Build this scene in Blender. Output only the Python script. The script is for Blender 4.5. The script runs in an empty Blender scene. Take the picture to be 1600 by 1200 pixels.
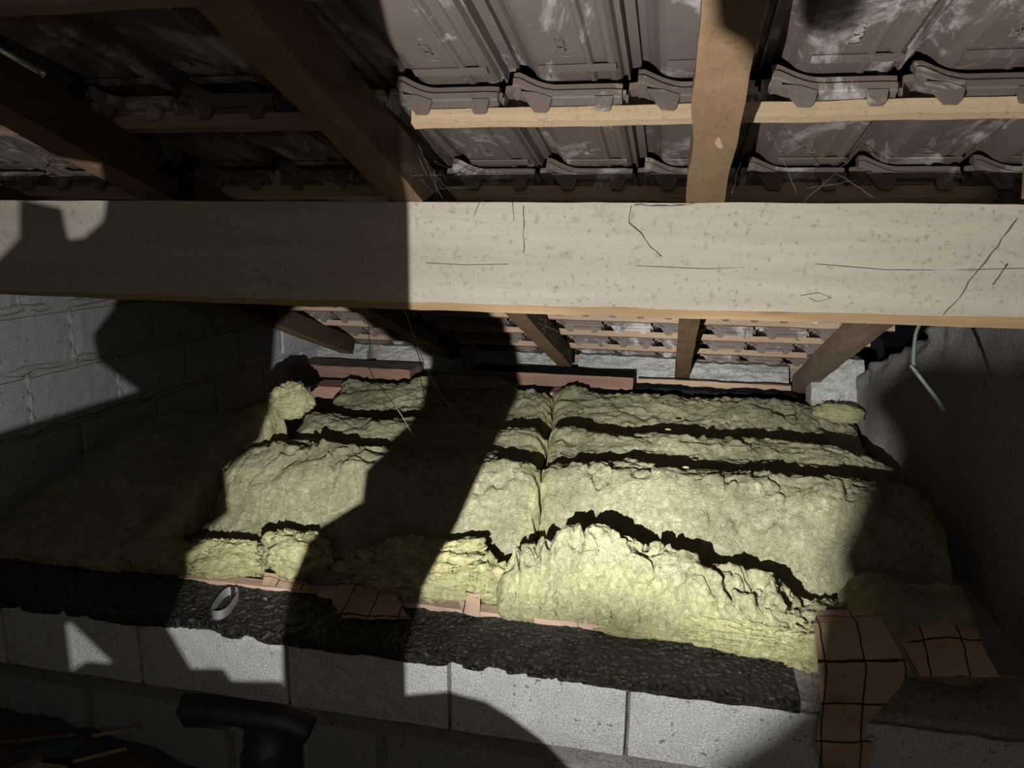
import bpy, bmesh, math, random
import numpy as np
from mathutils import Vector, Matrix, Euler
random.seed(4)
C = bpy.context.scene.collection
S = bpy.context.scene
Z0 = 1.6                      # eye height above the lower floor; all z below are relative to the eye

# ------------------------------------------------------------------ camera
def cam_axes(yaw, pitch, roll):
    cy, sy = math.cos(yaw), math.sin(yaw)
    fw = Vector((sy*math.cos(pitch), cy*math.cos(pitch), -math.sin(pitch)))
    r0 = Vector((cy, -sy, 0)); d0 = fw.cross(r0)
    r = math.cos(roll)*r0 + math.sin(roll)*d0
    d = -math.sin(roll)*r0 + math.cos(roll)*d0
    return r, d, fw
_r, _d, _f = cam_axes(-.2107, .20132, -.010637)
cam = bpy.data.objects.new('camera', bpy.data.cameras.new('camera')); C.objects.link(cam)
cam.matrix_world = Matrix(((_r.x, -_d.x, -_f.x, 0), (_r.y, -_d.y, -_f.y, 0), (_r.z, -_d.z, -_f.z, Z0), (0, 0, 0, 1)))
cam.data.sensor_fit = 'HORIZONTAL'; cam.data.sensor_width = 36; cam.data.lens = 36*1202.7/1600
cam.data.clip_start = .01
S.camera = cam

# ------------------------------------------------------------------ light
S.view_settings.view_transform = 'Standard'; S.view_settings.look = 'None'
S.view_settings.gamma = 1; S.view_settings.use_curve_mapping = False
S.view_settings.exposure = .55
w = bpy.data.worlds.new('overcast'); S.world = w; w.use_nodes = True
w.node_tree.nodes['Background'].inputs[0].default_value = (.8, .9, 1, 1)
w.node_tree.nodes['Background'].inputs[1].default_value = 1.2
LAMP = Vector((-.19, .27, -.31))            # the hand lamp standing low, left of the eye
def lamp_light(name, kind, power, aim=None, size=None, blend=1, radius=.00024, col=(1, .985, .95)):
    l = bpy.data.lights.new(name, kind); l.energy = power; l.color = col; l.shadow_soft_size = radius
    o = bpy.data.objects.new(name, l); C.objects.link(o); o.location = LAMP + Vector((0, 0, Z0))
    if aim is not None:
        l.spot_size = math.radians(size); l.spot_blend = blend
        o.rotation_euler = Vector(aim).to_track_quat('-Z', 'Y').to_euler()
    return o
lamp_light('lamp_flood', 'POINT', 44)
for az_, pw in ((-24, 170), (-5, 230), (13, 230)):      # three spots added to brighten the far eave, aimed low
    a_ = math.radians(az_); lamp_light('eave_fill_spot', 'SPOT', pw, (math.sin(a_), math.cos(a_), -.165), 35)
fl = bpy.data.lights.new('fill_light', 'AREA'); fl.energy = 2.3; fl.size = .9; fl.color = (1, .93, .82)  # weak fill added behind the camera, not a real hatch
fo = bpy.data.objects.new('fill_light', fl); C.objects.link(fo); fo.location = (.1, -1.2, Z0+.35)
fo.rotation_euler = Vector((0, 1, -.25)).to_track_quat('-Z', 'Y').to_euler()

# ------------------------------------------------------------------ noise in numpy
def _hash(ix, iy, iz, seed):
    h = (ix.astype(np.int64)*374761393 + iy.astype(np.int64)*668265263 + iz.astype(np.int64)*2147483647 + seed*974634777) & 0x7fffffff
    h = ((h ^ (h >> 13))*1274126177) & 0x7fffffff
    return ((h ^ (h >> 16)) & 0xffff)/32767.5 - 1
def noise3(p, seed=0):
    p = np.asarray(p, float); f = np.floor(p); t = p-f; t = t*t*t*(t*(t*6-15)+10); i = f.astype(np.int64)
    r = 0
    for a in (0, 1):
        for b in (0, 1):
            for c in (0, 1):
                wgt = (t[..., 0] if a else 1-t[..., 0])*(t[..., 1] if b else 1-t[..., 1])*(t[..., 2] if c else 1-t[..., 2])
                r = r + wgt*_hash(i[..., 0]+a, i[..., 1]+b, i[..., 2]+c, seed)
    return r
def fbm(p, octv=4, seed=0, gain=.5):
    r = 0; a = 1; p = np.asarray(p, float)
    for k in range(octv):
        r = r + a*noise3(p, seed+k); p = p*2.03+17.1; a *= gain
    return r
def ridged(p, octv=4, seed=0):
    r = 0; a = 1; p = np.asarray(p, float)
    for k in range(octv):
        r = r + a*(1-2*np.abs(noise3(p, seed+k))); p = p*2.1+9.3; a *= .55
    return r

# ------------------------------------------------------------------ materials
class NT:
    def __init__(s, name, rough=.85, spec=.2):
        s.m = bpy.data.materials.new(name); s.m.use_nodes = True; s.t = s.m.node_tree
        s.b = s.t.nodes['Principled BSDF']; s.b.inputs['Roughness'].default_value = rough
        s.b.inputs['Specular IOR Level'].default_value = spec
        s.co = s.t.nodes.new('ShaderNodeTexCoord'); s.oi = None
        s.vec = s.co.outputs['Object']
    def l(s, a, b): s.t.links.new(a, b)
    def shift(s):                                     # every object of its own pattern
        s.oi = s.t.nodes.new('ShaderNodeObjectInfo'); v = s.t.nodes.new('ShaderNodeVectorMath'); v.operation = 'MULTIPLY_ADD'
        c = s.t.nodes.new('ShaderNodeCombineXYZ')
        for i in range(3): s.l(s.oi.outputs['Random'], c.inputs[i])
        s.l(c.outputs[0], v.inputs[0]); v.inputs[1].default_value = (37, 91, 53); s.l(s.co.outputs['Object'], v.inputs[2])
        s.vec = v.outputs[0]; return s
    def mapped(s, scale, rot=(0, 0, 0)):
        m = s.t.nodes.new('ShaderNodeMapping'); s.l(s.vec, m.inputs[0]); m.inputs['Scale'].default_value = scale
        m.inputs['Rotation'].default_value = rot; return m.outputs[0]
    def noise(s, scale, detail=4, rough=.6, vec=None, dist=0):
        n = s.t.nodes.new('ShaderNodeTexNoise'); n.inputs['Scale'].default_value = scale; n.inputs['Detail'].default_value = detail
        n.inputs['Roughness'].default_value = rough; n.inputs['Distortion'].default_value = dist
        s.l(vec if vec else s.vec, n.inputs['Vector']); return n.outputs['Fac']
    def voro(s, scale, feature='F1', vec=None):
        n = s.t.nodes.new('ShaderNodeTexVoronoi'); n.inputs['Scale'].default_value = scale; n.feature = feature
        s.l(vec if vec else s.vec, n.inputs['Vector']); return n.outputs['Distance']
    def ramp(s, fac, stops):
        r = s.t.nodes.new('ShaderNodeValToRGB'); e = r.color_ramp.elements
        while len(e) < len(stops): e.new(.5)
        for i, (p, c) in enumerate(stops):
            e[i].position = p; e[i].color = (c[0], c[1], c[2], 1) if not isinstance(c, (int, float)) else (c, c, c, 1)
        s.l(fac, r.inputs[0]); return r.outputs[0]
    def mix(s, fac, a, b, mode='MIX'):
        m = s.t.nodes.new('ShaderNodeMix'); m.data_type = 'RGBA'; m.blend_type = mode
        for k, v in ((0, fac), (6, a), (7, b)):
            if isinstance(v, (int, float)): m.inputs[k].default_value = v
            elif isinstance(v, tuple): m.inputs[k].default_value = (v[0], v[1], v[2], 1)
            else: s.l(v, m.inputs[k])
        return m.outputs[2]
    def math(s, op, a, b=None):
        m = s.t.nodes.new('ShaderNodeMath'); m.operation = op
        for k, v in ((0, a), (1, b)):
            if v is None: continue
            if isinstance(v, (int, float)): m.inputs[k].default_value = v
            else: s.l(v, m.inputs[k])
        return m.outputs[0]
    def attr(s, name):
        a = s.t.nodes.new('ShaderNodeAttribute'); a.attribute_name = name; return a.outputs['Fac']
    def color(s, c):
        if isinstance(c, tuple): s.b.inputs['Base Color'].default_value = (c[0], c[1], c[2], 1)
        else: s.l(c, s.b.inputs['Base Color'])
        return s
    def bump(s, h, strength=.5, dist=.004):
        b = s.t.nodes.new('ShaderNodeBump'); b.inputs['Strength'].default_value = strength; b.inputs['Distance'].default_value = dist
        s.l(h, b.inputs['Height']); s.l(b.outputs[0], s.b.inputs['Normal']); return s

def wood(name, dark, light, axis, speck=None, speckamt=.5, bump=.5, spec=.15, knots=True):
    n = NT(name, .8, spec).shift()
    sc = [26, 26, 26]; sc[axis] = 1.6
    g = n.noise(1, 6, .65, n.mapped(tuple(sc)), .6)
    sc2 = [90, 90, 90]; sc2[axis] = 5
    g2 = n.noise(1, 4, .7, n.mapped(tuple(sc2)))
    base = n.ramp(g, [(.3, dark), (.7, light)])
    base = n.mix(n.math('MULTIPLY', g2, .35), base, dark)
    big = n.noise(2.2, 3)
    base = n.mix(n.ramp(big, [(.35, 0.), (.75, .55)]), base, tuple(x*.72 for x in light))
    if knots:
        sk = [5, 5, 5]; sk[axis] = 2.2
        v = n.voro(1, 'F1', n.mapped(tuple(sk)))
        base = n.mix(n.ramp(v, [(.04, .7), (.12, 0.)]), base, tuple(x*.45 for x in dark))
    if speck:
        sp = n.noise(85, 5, .75); m = n.ramp(sp, [(.56, 0.), (.66, 1.)])
        base = n.mix(n.math('MULTIPLY', m, speckamt), base, speck)
        st = n.noise(17, 5, .7); m = n.ramp(st, [(.60, 0.), (.72, 1.)])
        base = n.mix(n.math('MULTIPLY', m, speckamt*.7), base, speck)
    n.color(base); n.bump(n.math('ADD', g2, n.math('MULTIPLY', g, .6)), bump, .003); return n.m

M = {}
M['purlin'] = wood('weathered_beam', (.41, .37, .305), (.57, .515, .43), 0, (.20, .17, .12), .6, knots=False)
M['purlin_arris'] = wood('fresh_beam_arris', (.40, .26, .13), (.58, .41, .24), 0, None)
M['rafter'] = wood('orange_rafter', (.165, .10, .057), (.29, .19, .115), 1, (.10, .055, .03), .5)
M['rafter_side'] = wood('dark_rafter_side', (.030, .020, .013), (.085, .055, .035), 1, (.22, .18, .13), .25)  # darkest brown, used on the rafters' right faces
M['rafter_grey'] = wood('gnarled_rafter', (.15, .10, .07), (.30, .21, .15), 1, (.40, .36, .30), .45)
M['batten'] = wood('pale_batten', (.46, .33, .20), (.66, .51, .34), 0, (.22, .15, .09), .5)
M['batten_brown'] = wood('brown_batten', (.30, .21, .14), (.44, .33, .24), 0, (.16, .11, .08), .4)  # darker, browner wood than the pale batten
M['plate'] = wood('reddish_plate', (.16, .095, .07), (.30, .19, .14), 0, (.08, .05, .04), .4)
M['plate_top'] = wood('grey_plate_top', (.13, .12, .10), (.24, .22, .19), 0, (.05, .045, .04), .5)
M['lath'] = wood('pale_pink_lath', (.36, .24, .18), (.56, .41, .32), 0, None)
M['debris_wood'] = wood('dark_debris_wood', (.10, .08, .06), (.22, .18, .14), 0, None)

def tile_mat():
    n = NT('brown_clay_tile', .62, .3).shift()
    c = n.ramp(n.oi.outputs['Random'], [(0., (.135, .105, .088)), (.4, (.155, .122, .105)), (.75, (.135, .115, .108)), (1., (.21, .155, .125))])
    c = n.mix(n.ramp(n.noise(7, 4), [(.35, 0.), (.7, .6)]), c, (.18, .15, .135))
    c = n.mix(n.ramp(n.noise(240, 2), [(.4, 0.), (.7, .35)]), c, (.10, .075, .065))
    # efflorescence: white salts in streaks and patches
    a = n.noise(5.5, 6, .72, n.mapped((1, .55, 1)), .8)
    rnd = n.math('ADD', .505, n.math('MULTIPLY', n.oi.outputs['Random'], .06))
    e = n.math('SUBTRACT', a, rnd); e = n.math('MULTIPLY', e, 9.); e = n.math('MINIMUM', n.math('MAXIMUM', e, 0.), .75)
    c = n.mix(e, c, (.50, .48, .46))
    b = n.noise(40, 5, .8); c = n.mix(n.ramp(b, [(.66, 0.), (.72, .7)]), c, (.55, .53, .50))
    n.color(c); n.bump(n.noise(180, 4, .7), .25, .002); return n.m
M['tile'] = tile_mat()

def wool_mat():
    n = NT('glass_wool', 1., .05)
    v = n.mapped((1, 1, 1))
    f1 = n.noise(9, 6, .7, v, 1.5); f2 = n.noise(60, 5, .75, n.mapped((1, .5, 1)), 1.2); f3 = n.noise(260, 3, .7)
    skin = n.ramp(f1, [(.30, (.25, .24, .145)), (.55, (.385, .38, .245)), (.75, (.50, .50, .345))])
    skin = n.mix(n.ramp(f2, [(.35, .7), (.58, 0.)]), skin, (.20, .185, .105))
    skin = n.mix(n.ramp(n.noise(4.5, 5, .7, n.mapped((1, 1.6, 1)), 1.), [(.46, 0.), (.62, .5)]), skin, (.24, .215, .12))
    torn = n.ramp(f2, [(.30, (.33, .30, .13)), (.60, (.55, .53, .27)), (.8, (.66, .65, .42))])
    t = n.attr('torn')
    c = n.mix(t, skin, torn)
    c = n.mix(n.math('MULTIPLY', f3, .25), c, (.55, .54, .38))
    n.color(c)
    h = n.math('ADD', n.math('MULTIPLY', f2, 1.0), n.math('MULTIPLY', f3, .35)); n.bump(h, 1., .014)
    return n.m
M['wool'] = wool_mat()

def block_mat(name, dark, light, sc=1.):
    n = NT(name, .95, .1).shift()
    a = n.noise(260*sc, 3, .85); b = n.voro(210*sc); d = n.noise(14, 4)
    c = n.ramp(a, [(.38, dark), (.60, light)])
    c = n.mix(n.ramp(b, [(.15, .55), (.4, 0.)]), c, tuple(x*1.25 for x in light))
    c = n.mix(n.ramp(n.noise(60, 2), [(.66, 0.), (.72, .8)]), c, tuple(x*.35 for x in dark))
    c = n.mix(n.ramp(d, [(.4, 0.), (.75, .35)]), c, dark)
    n.color(c); n.bump(n.math('ADD', a, n.math('MULTIPLY', b, .8)), .6, .0025); return n.m
M['block'] = block_mat('pale_concrete_block', (.36, .36, .35), (.74, .74, .72))
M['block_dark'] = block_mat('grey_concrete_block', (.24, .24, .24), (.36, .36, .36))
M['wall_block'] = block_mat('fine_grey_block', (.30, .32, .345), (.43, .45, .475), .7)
M['mortar'] = block_mat('rough_mortar', (.26, .26, .25), (.46, .46, .44), .6)
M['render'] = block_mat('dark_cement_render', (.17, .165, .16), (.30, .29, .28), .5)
M['mortar_dark'] = block_mat('dark_mortar', (.16, .155, .15), (.28, .27, .26), .6)

def tar_mat():
    n = NT('tar', .35, .55)
    a = n.noise(55, 5, .7); c = n.ramp(a, [(.35, (.008, .007, .006)), (.60, (.020, .017, .015)), (.72, (.20, .185, .17))]); n.color(c)
    n.l(n.ramp(n.noise(30, 3), [(.3, .22), (.7, .7)]), n.b.inputs['Roughness'])
    n.bump(n.math('ADD', n.voro(75), a), 1., .012); return n.m
M['tar'] = tar_mat()
def paper_mat():
    n = NT('kraft_paper', .7, .25)
    uv = n.t.nodes.new('ShaderNodeSeparateXYZ'); n.l(n.co.outputs['UV'], uv.inputs[0])
    wob = n.math('MULTIPLY', n.math('SUBTRACT', n.noise(22, 2), .5), .09)
    c = n.ramp(n.noise(18, 4), [(.3, (.29, .195, .13)), (.7, (.40, .28, .195))])
    c = n.mix(n.ramp(n.noise(9, 3), [(.45, 0.), (.75, .5)]), c, (.40, .29, .205))
    for k in (0, 1):
        f = n.math('ADD', uv.outputs[k], wob); f = n.math('FRACT', f)
        d = n.math('ABSOLUTE', n.math('SUBTRACT', f, .5)); m = n.math('LESS_THAN', d, .024)
        c = n.mix(m, c, (.028, .015, .012))
    n.color(c); n.bump(n.noise(35, 4), .35, .006); return n.m
M['paper'] = paper_mat()
def plain(name, col, rough=.6, spec=.3, metal=0., nscale=60, var=.35, bump=.2):
    n = NT(name, rough, spec); n.b.inputs['Metallic'].default_value = metal
    n.color(n.mix(n.ramp(n.noise(nscale, 4), [(.35, 0.), (.7, var)]), col, tuple(x*.45 for x in col))); n.bump(n.noise(nscale*2, 3), bump, .002); return n.m
M['metal'] = plain('galvanised_steel', (.55, .56, .56), .38, .5, .85)
M['zinc'] = plain('dull_zinc', (.45, .46, .48), .5, .5, .6)
M['black'] = plain('black_plastic', (.010, .010, .011), .55, .35, 0, 40, .3, .15)
M['gobo_black'] = plain('matt_black_gobo', (.006, .006, .006), .9, .05)  # black for the plates added to block the lamp
M['terracotta'] = plain('terracotta', (.42, .24, .19), .8, .2)
M['cable'] = plain('dusty_green_cable', (.22, .27, .22), .7, .3, 0, 120, .5)
M['wire'] = plain('dusty_wire', (.30, .29, .27), .6, .4, 0, 200, .6)
M['web'] = plain('dusty_cobweb', (.20, .185, .165), 1, .1, 0, 300, .6)
M['grime'] = plain('grimy_cobweb', (.17, .145, .115), 1, .1, 0, 300, .6)
M['void'] = plain('near_black', (.012, .012, .013), .95, .1)  # for the added closing boards, the felt and a plate top
M['green'] = plain('dark_green_sheet', (.035, .075, .065), .5, .3)
M['pinkbrick'] = plain('dusty_pink_brick', (.33, .24, .20), .9, .2)
M['dust'] = plain('dirt_floor', (.07, .06, .05), 1, .1)
M['bulb'] = plain('lamp_lens', (.8, .8, .8), .2, .5)

# ------------------------------------------------------------------ builders (coordinates relative to the eye)
def finish(name, verts, faces, mat, parent=None, mats=None, fmat=None, smooth=False, base=None, attrs=None, uvs=None):
    v = np.array(verts, float)
    if base is None:
        mn, mx = v.min(0), v.max(0); base = Vector(((mn[0]+mx[0])/2, (mn[1]+mx[1])/2, mn[2]))
    base = Vector(base)
    me = bpy.data.meshes.new(name)
    me.from_pydata([tuple(p) for p in (v-np.array(base))], [], faces)
    for m_ in (mats or [mat]): me.materials.append(m_)
    if fmat is not None: me.polygons.foreach_set('material_index', fmat)
    if smooth: me.polygons.foreach_set('use_smooth', [True]*len(me.polygons))
    if attrs:
        for k, arr in attrs.items():
            a = me.attributes.new(k, 'FLOAT', 'POINT'); a.data.foreach_set('value', np.asarray(arr, float))
    if uvs is not None:
        ul = me.uv_layers.new(name='UVMap')
        for p in me.polygons:
            for li in p.loop_indices: ul.data[li].uv = uvs[me.loops[li].vertex_index]
    me.update()
    o = bpy.data.objects.new(name, me); C.objects.link(o)
    place(o, base, parent); return o
BASE = {}
def place(o, base, parent=None):
    base = Vector(base); BASE[o.name] = base
    if parent is None: o.location = base+Vector((0, 0, Z0))
    else:
        o.parent = parent; o.location = base-BASE[parent.name]
def empty(name, base):
    o = bpy.data.objects.new(name, None); o.empty_display_size = .05; C.objects.link(o); place(o, base); return o
def tag(o, label=None, cat=None, group=None, kind=None):
    for k, x in (('label', label), ('category', cat), ('group', group), ('kind', kind)):
        if x: o[k] = x
    return o
def structure(o): o['kind'] = 'structure'; return o

BOXF = [(0, 3, 2, 1), (4, 5, 6, 7), (0, 1, 5, 4), (1, 2, 6, 5), (2, 3, 7, 6), (3, 0, 4, 7)]
def box(name, lo, hi, mat, parent=None):
    x0, y0, z0 = lo; x1, y1, z1 = hi
    v = [(x0, y0, z0), (x1, y0, z0), (x1, y1, z0), (x0, y1, z0), (x0, y0, z1), (x1, y0, z1), (x1, y1, z1), (x0, y1, z1)]
    return finish(name, v, BOXF, mat, parent)
def rough_box(name, lo, hi, mat, parent=None, step=.04, amp=.002, seed=0, mats=None, facemat=None, bend=None, smooth=False, sc=9., round_=0.):
    """box of subdivided faces pushed about by noise; facemat: dict axis-sign -> slot"""
    lo, hi = np.array(lo, float), np.array(hi, float); n = np.maximum(1, np.minimum(140, np.round((hi-lo)/step))).astype(int)
    idx = {}; V = []; F = []; FM = []
    def vid(i, j, k):
        key = (i, j, k)
        if key not in idx:
            idx[key] = len(V); V.append(lo+(hi-lo)*np.array([i/n[0], j/n[1], k/n[2]]))
        return idx[key]
    for ax in range(3):
        a, b = [(1, 2), (2, 0), (0, 1)][ax]
        for sgn in (0, 1):
            slot = (facemat or {}).get(('x', 'y', 'z')[ax]+'-+'[sgn], 0)
            for i in range(n[a]):
                for j in range(n[b]):
                    q = []
                    for di, dj in ((0, 0), (1, 0), (1, 1), (0, 1)):
                        c = [0, 0, 0]; c[ax] = sgn*n[ax]; c[a] = i+di; c[b] = j+dj; q.append(vid(*c))
                    F.append(q if sgn else q[::-1]); FM.append(slot)
    V = np.array(V)
    if round_:
        t = (V-lo)/(hi-lo); ext = (t < 1e-6)*1.-(t > 1-1e-6)*1.; cnt = np.abs(ext).sum(1)
        V = V+ext*(cnt >= 2)[:, None]*round_*.5
    V = V+np.stack([fbm(V*sc+s*31.7, 3, seed+s) for s in range(3)], 1)*amp
    if bend is not None: V = bend(V)
    return finish(name, V, F, mat, parent, mats, FM, smooth)
def tube(pts, r, n=6, caps=True):
    P = [Vector(p) for p in pts]; V = []; F = []
    rr = r if isinstance(r, (list, tuple)) else [r]*len(P)
    up = Vector((.13, .31, .94))
    for i, p in enumerate(P):
        t = (P[min(i+1, len(P)-1)]-P[max(i-1, 0)]).normalized(); a = t.cross(up)
        if a.length < 1e-3: a = t.cross(Vector((1, 0, 0)))
        a.normalize(); b = t.cross(a)
        for k in range(n):
            th = 2*math.pi*k/n; V.append(tuple(p+(a*math.cos(th)+b*math.sin(th))*rr[i]))
    for i in range(len(P)-1):
        for k in range(n): F.append((i*n+k, i*n+(k+1) % n, (i+1)*n+(k+1) % n, (i+1)*n+k))
    if caps: F.append(tuple(range(n))[::-1]); F.append(tuple((len(P)-1)*n+k for k in range(n)))
    return V, F
def tubes(name, lst, mat, parent=None, smooth=True):
    V = []; F = []
    for pts, r in lst:
        v, f = tube(pts, r, 5); o = len(V); V += v; F += [tuple(i+o for i in q) for q in f]
    return finish(name, V, F, mat, parent, smooth=smooth)

# roof frame: X along the purlin, t down the slope, h outwards from the rafters' underside
AL = math.radians(17.8); CA, SA = math.cos(AL), math.sin(AL)
def roof(X, t, h): return (X, 1.5+t*CA+h*SA, .047-t*SA+h*CA)
def roofv(V):
    V = np.asarray(V, float); return np.stack([V[:, 0], 1.5+V[:, 1]*CA+V[:, 2]*SA, .047-V[:, 1]*SA+V[:, 2]*CA], 1)

# ------------------------------------------------------------------ the shell
FLOOR = -1.5
fl_ = structure(rough_box('floor', (-2.4, -1.7, FLOOR-.1), (1.2, 1.5, FLOOR), M['dust'], step=.12, amp=.008))
slab = structure(box('trim_1', (-2.0, 1.7, -1.06), (.8, 4.1, -.935), M['mortar_dark']))
structure(box('trim_3', (1.08, -1.8, -1.5), (1.16, 4.5, 1.6), M['void']))  # black side board added to stop sky light leaking in
wb = structure(box('wall_rear', (-2.4, -1.8, FLOOR), (1.2, -1.7, 1.9), M['render']))
# ceiling: black board added above the tiles against sky light; tiles are its children
V = roofv([(x, t, h) for h in (.30, .33) for (x, t) in ((-2.3, -3.6), (1.15, -3.6), (1.15, 2.95), (-2.3, 2.95))])
ceil_ = structure(finish('ceiling', V, BOXF, M['void']))

# left wall of grey blocks
wl = structure(box('wall_left', (-2.3, -1.8, FLOOR), (-2.012, 4.3, 1.6), M['mortar']))
r_ = random.Random(2)
lw_meshes = []
for k in range(4):
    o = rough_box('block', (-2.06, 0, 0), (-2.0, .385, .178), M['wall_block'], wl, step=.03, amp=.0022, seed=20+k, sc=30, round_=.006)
    lw_meshes.append(o.data); o.data.name = 'block_mesh'; bpy.data.objects.remove(o)
cnt = 0
for c in range(9):
    z = -1.245+.1935*c
    for k in range(7):
        y = 1.214+.402*k+(0 if c % 2 else .2)+.012
        if z > .047-(y+.1-1.5)*.32+.25 or y > 3.9: continue
        o = bpy.data.objects.new('concrete_block', lw_meshes[r_.randrange(4)]); C.objects.link(o)
        o.parent = wl
        place(o, (-2.03+r_.uniform(-.002, .002), y+.1925, z), wl)
# mortar smears on the joints of the left wall
sm = []
for c in range(4):
    z = -.645+.1935*c
    sm.append(([(-2.004, 1.3+.05*i, z-.008+.004*math.sin(i*1.7+c)) for i in range(40)], [max(.004, .011+.006*math.sin(i*2.3+c)+.004*math.sin(i*5.1)) for i in range(40)]))
for (y, z) in ((2.018, -.655), (2.218, -.462), (2.42, -.655), (1.816, -.462), (2.62, -.462), (2.018, -.268), (1.616, -.655), (2.42, -.268)):
    sm.append(([(-2.004, y+.004*math.sin(i*2+y), z+.02*i) for i in range(10)], [max(.003, .009+.006*math.sin(i*1.9+z*40)) for i in range(10)]))
o = tubes('mortar_joint', sm, M['mortar'], wl); o['kind'] = 'stuff'

# right gable wall: dark render, ragged top under the tiles
ny, nz = 130, 60; V = []; F = []
ys = np.linspace(-1.8, 4.3, ny)
for j, y in enumerate(ys):
    top = .047-(y-1.5)*.321+.02+.028*float(fbm(np.array([[y*6, 1.3, 2.2]]), 4, 9)[0])+.02*math.sin(y*3.1)
    for i in range(nz):
        z = FLOOR+(top-FLOOR)*i/(nz-1); V.append([.80, y, z])
V = np.array(V)
edge = np.clip((V[:, 2]-(.047-(V[:, 1]-1.5)*.321-.10))/.1, 0, 1)
V[:, 0] += .012*fbm(V*np.array([1, 5, 5]), 4, 3)+edge*(.03*fbm(V*14, 4, 5)+.01)
n1 = len(V); V2 = V.copy(); V2[:, 0] = 1.1; V = np.vstack([V, V2])
for j in range(ny-1):
    for i in range(nz-1):
        a = j*nz+i; F.append((a, a+1, a+nz+1, a+nz)); F.append((n1+a, n1+a+nz, n1+a+nz+1, n1+a+1))
    a = j*nz+nz-1; F.append((a, n1+a, n1+a+nz, a+nz))
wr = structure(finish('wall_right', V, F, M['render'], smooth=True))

for (y, z, r) in ((1.62, -.78, .012), (1.66, -.80, .008), (2.3, -.42, .007)):
    V, F = tube([(.800, y, z+r*1.6), (.797, y+.003, z), (.800, y, z-r*1.8)], [r*.3, r*.7, r*.2], 7)
    finish('mortar_splash', V, F, M['mortar'], wr, smooth=True)
# eave wall with its beam-filling mortar
wbk = structure(box('wall_back', (-2.3, 4.12, FLOOR), (1.1, 4.45, -.70), M['mortar_dark']))
def mortar_fill(x0, x1, yf, zt, zb, seed, lean=.10, nm='mortar_fill', par=wbk):
    nx, nz_ = max(8, int((x1-x0)/.012)), 18; V = []; F = []
    for j in range(nz_):
        for i in range(nx):
            t = j/(nz_-1); V.append([x0+(x1-x0)*i/(nx-1), yf+lean*t, zb+(zt-zb)*t])
    V = np.array(V); d = ridged(V*np.array([9, 9, 22]), 4, seed)
    V[:, 1] -= .012*d; V[:, 2] += .006*fbm(V*25, 3, seed+4)
    for j in range(nz_-1):
        for i in range(nx-1): a = j*nx+i; F.append((a, a+1, a+nx+1, a+nx))
    n0 = len(V); V = np.vstack([V, V+np.array([0, .15, 0])])
    for j in range(nz_-1):
        for i in range(nx-1): a = n0+j*nx+i; F.append((a, a+nx, a+nx+1, a+1))
    for i in range(nx-1):
        a = (nz_-1)*nx+i; F.append((a, a+1, n0+a+1, n0+a)); F.append((i, n0+i, n0+i+1, i+1))
    for j in range(nz_-1):
        a = j*nx; F.append((a, a+nx, n0+a+nx, n0+a)); a += nx-1; F.append((a, n0+a, n0+a+nx, a+nx))
    return finish(nm, V, F, M['mortar'], par, smooth=False)
for k, (x0, x1, yf, zt, zb) in enumerate(((-2.0, -1.70, 3.98, -.665, -.78), (-1.64, -1.14, 3.98, -.665, -.78), (-1.07, -.57, 3.98, -.67, -.79), (-.50, .005, 3.97, -.665, -.80), (.08, .565, 3.95, -.68, -.80))):
    mortar_fill(x0, x1, yf, zt, zb, 40+k)
structure(mortar_fill(.60, .82, 3.52, -.56, -.80, 45, nm='trim_4', par=None))

# near wall of blocks, in 40 x 19 units
wf = structure(box('wall_front', (-2.0, 1.535, FLOOR), (.8, 1.69, -.962), M['mortar_dark']))
rough_box('mortar_bed', (-1.999, 1.507, FLOOR+.002), (.80, 1.54, -1.131), M['mortar_dark'], wf, step=.03, amp=.004, seed=55, sc=22)
def near_block(x0, x1, z0, z1, seed, mat):
    rough_box('concrete_block', (x0, 1.5+random.uniform(-.002, .002), z0), (x1, 1.56, z1), mat, wf, step=.035, amp=.0012, seed=seed, sc=25, round_=.005)
k = 0
for c, off in enumerate((-2.052, -1.82, -2.052)):
    zt = -.942 if c == 0 else -1.166-(c-1)*.21; x = off; gp = .0025 if c == 0 else .011
    while x < .79:
        a, b = max(x+gp, -1.999), min(x+.3985-gp, .80); k += 1
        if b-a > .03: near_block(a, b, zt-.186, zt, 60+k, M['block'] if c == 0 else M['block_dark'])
        x += .3985

# ------------------------------------------------------------------ roof timbers
def purlin_bend(V):
    # waney lower front arris, growing to the right
    t = np.clip((V[:, 0]+2)/2.8, 0, 1); ch = .010+.014*t
    low = V[:, 2] < -.150; fr = V[:, 1] < 1.512
    V[:, 1] += np.where(low & fr, ch*.9, 0); return V
pz = [(-.166), (-.148)]
V = []; F = []; FM = []
nx = 160; sec = [(1.5, .047), (1.5, -.02), (1.5, -.09), (1.5, -.145), (1.514, -.166), (1.60, -.166), (1.60, .047)]
for i in range(nx):
    x = -2.0+2.8*i/(nx-1); t = i/(nx-1)
    for j, (y, z) in enumerate(sec):
        if j == 3: z = -.156+.012*t
        if j == 4: y = 1.507+.012*t
        q = np.array([[x, y, z]]); d = .0016*float(fbm(q*np.array([7, 40, 40]), 3, 3)[0]); e = .0016*float(fbm(q*np.array([9, 30, 30]), 3, 8)[0])
        V.append((x, y+d, z+e-.004*math.sin(t*3.1)*(1 if j in (3, 4) else 0)))
m = len(sec)
for i in range(nx-1):
    for j in range(m):
        a = i*m+j; b = i*m+(j+1) % m; F.append((a, b, b+m, a+m)); FM.append(1 if j in (3, 4) else 0)
F.append(tuple(range(m))[::-1]); FM.append(0); F.append(tuple((nx-1)*m+j for j in range(m))); FM.append(0)
pur = finish('purlin', V, F, None, None, [M['purlin'], M['purlin_arris']], FM)
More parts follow.
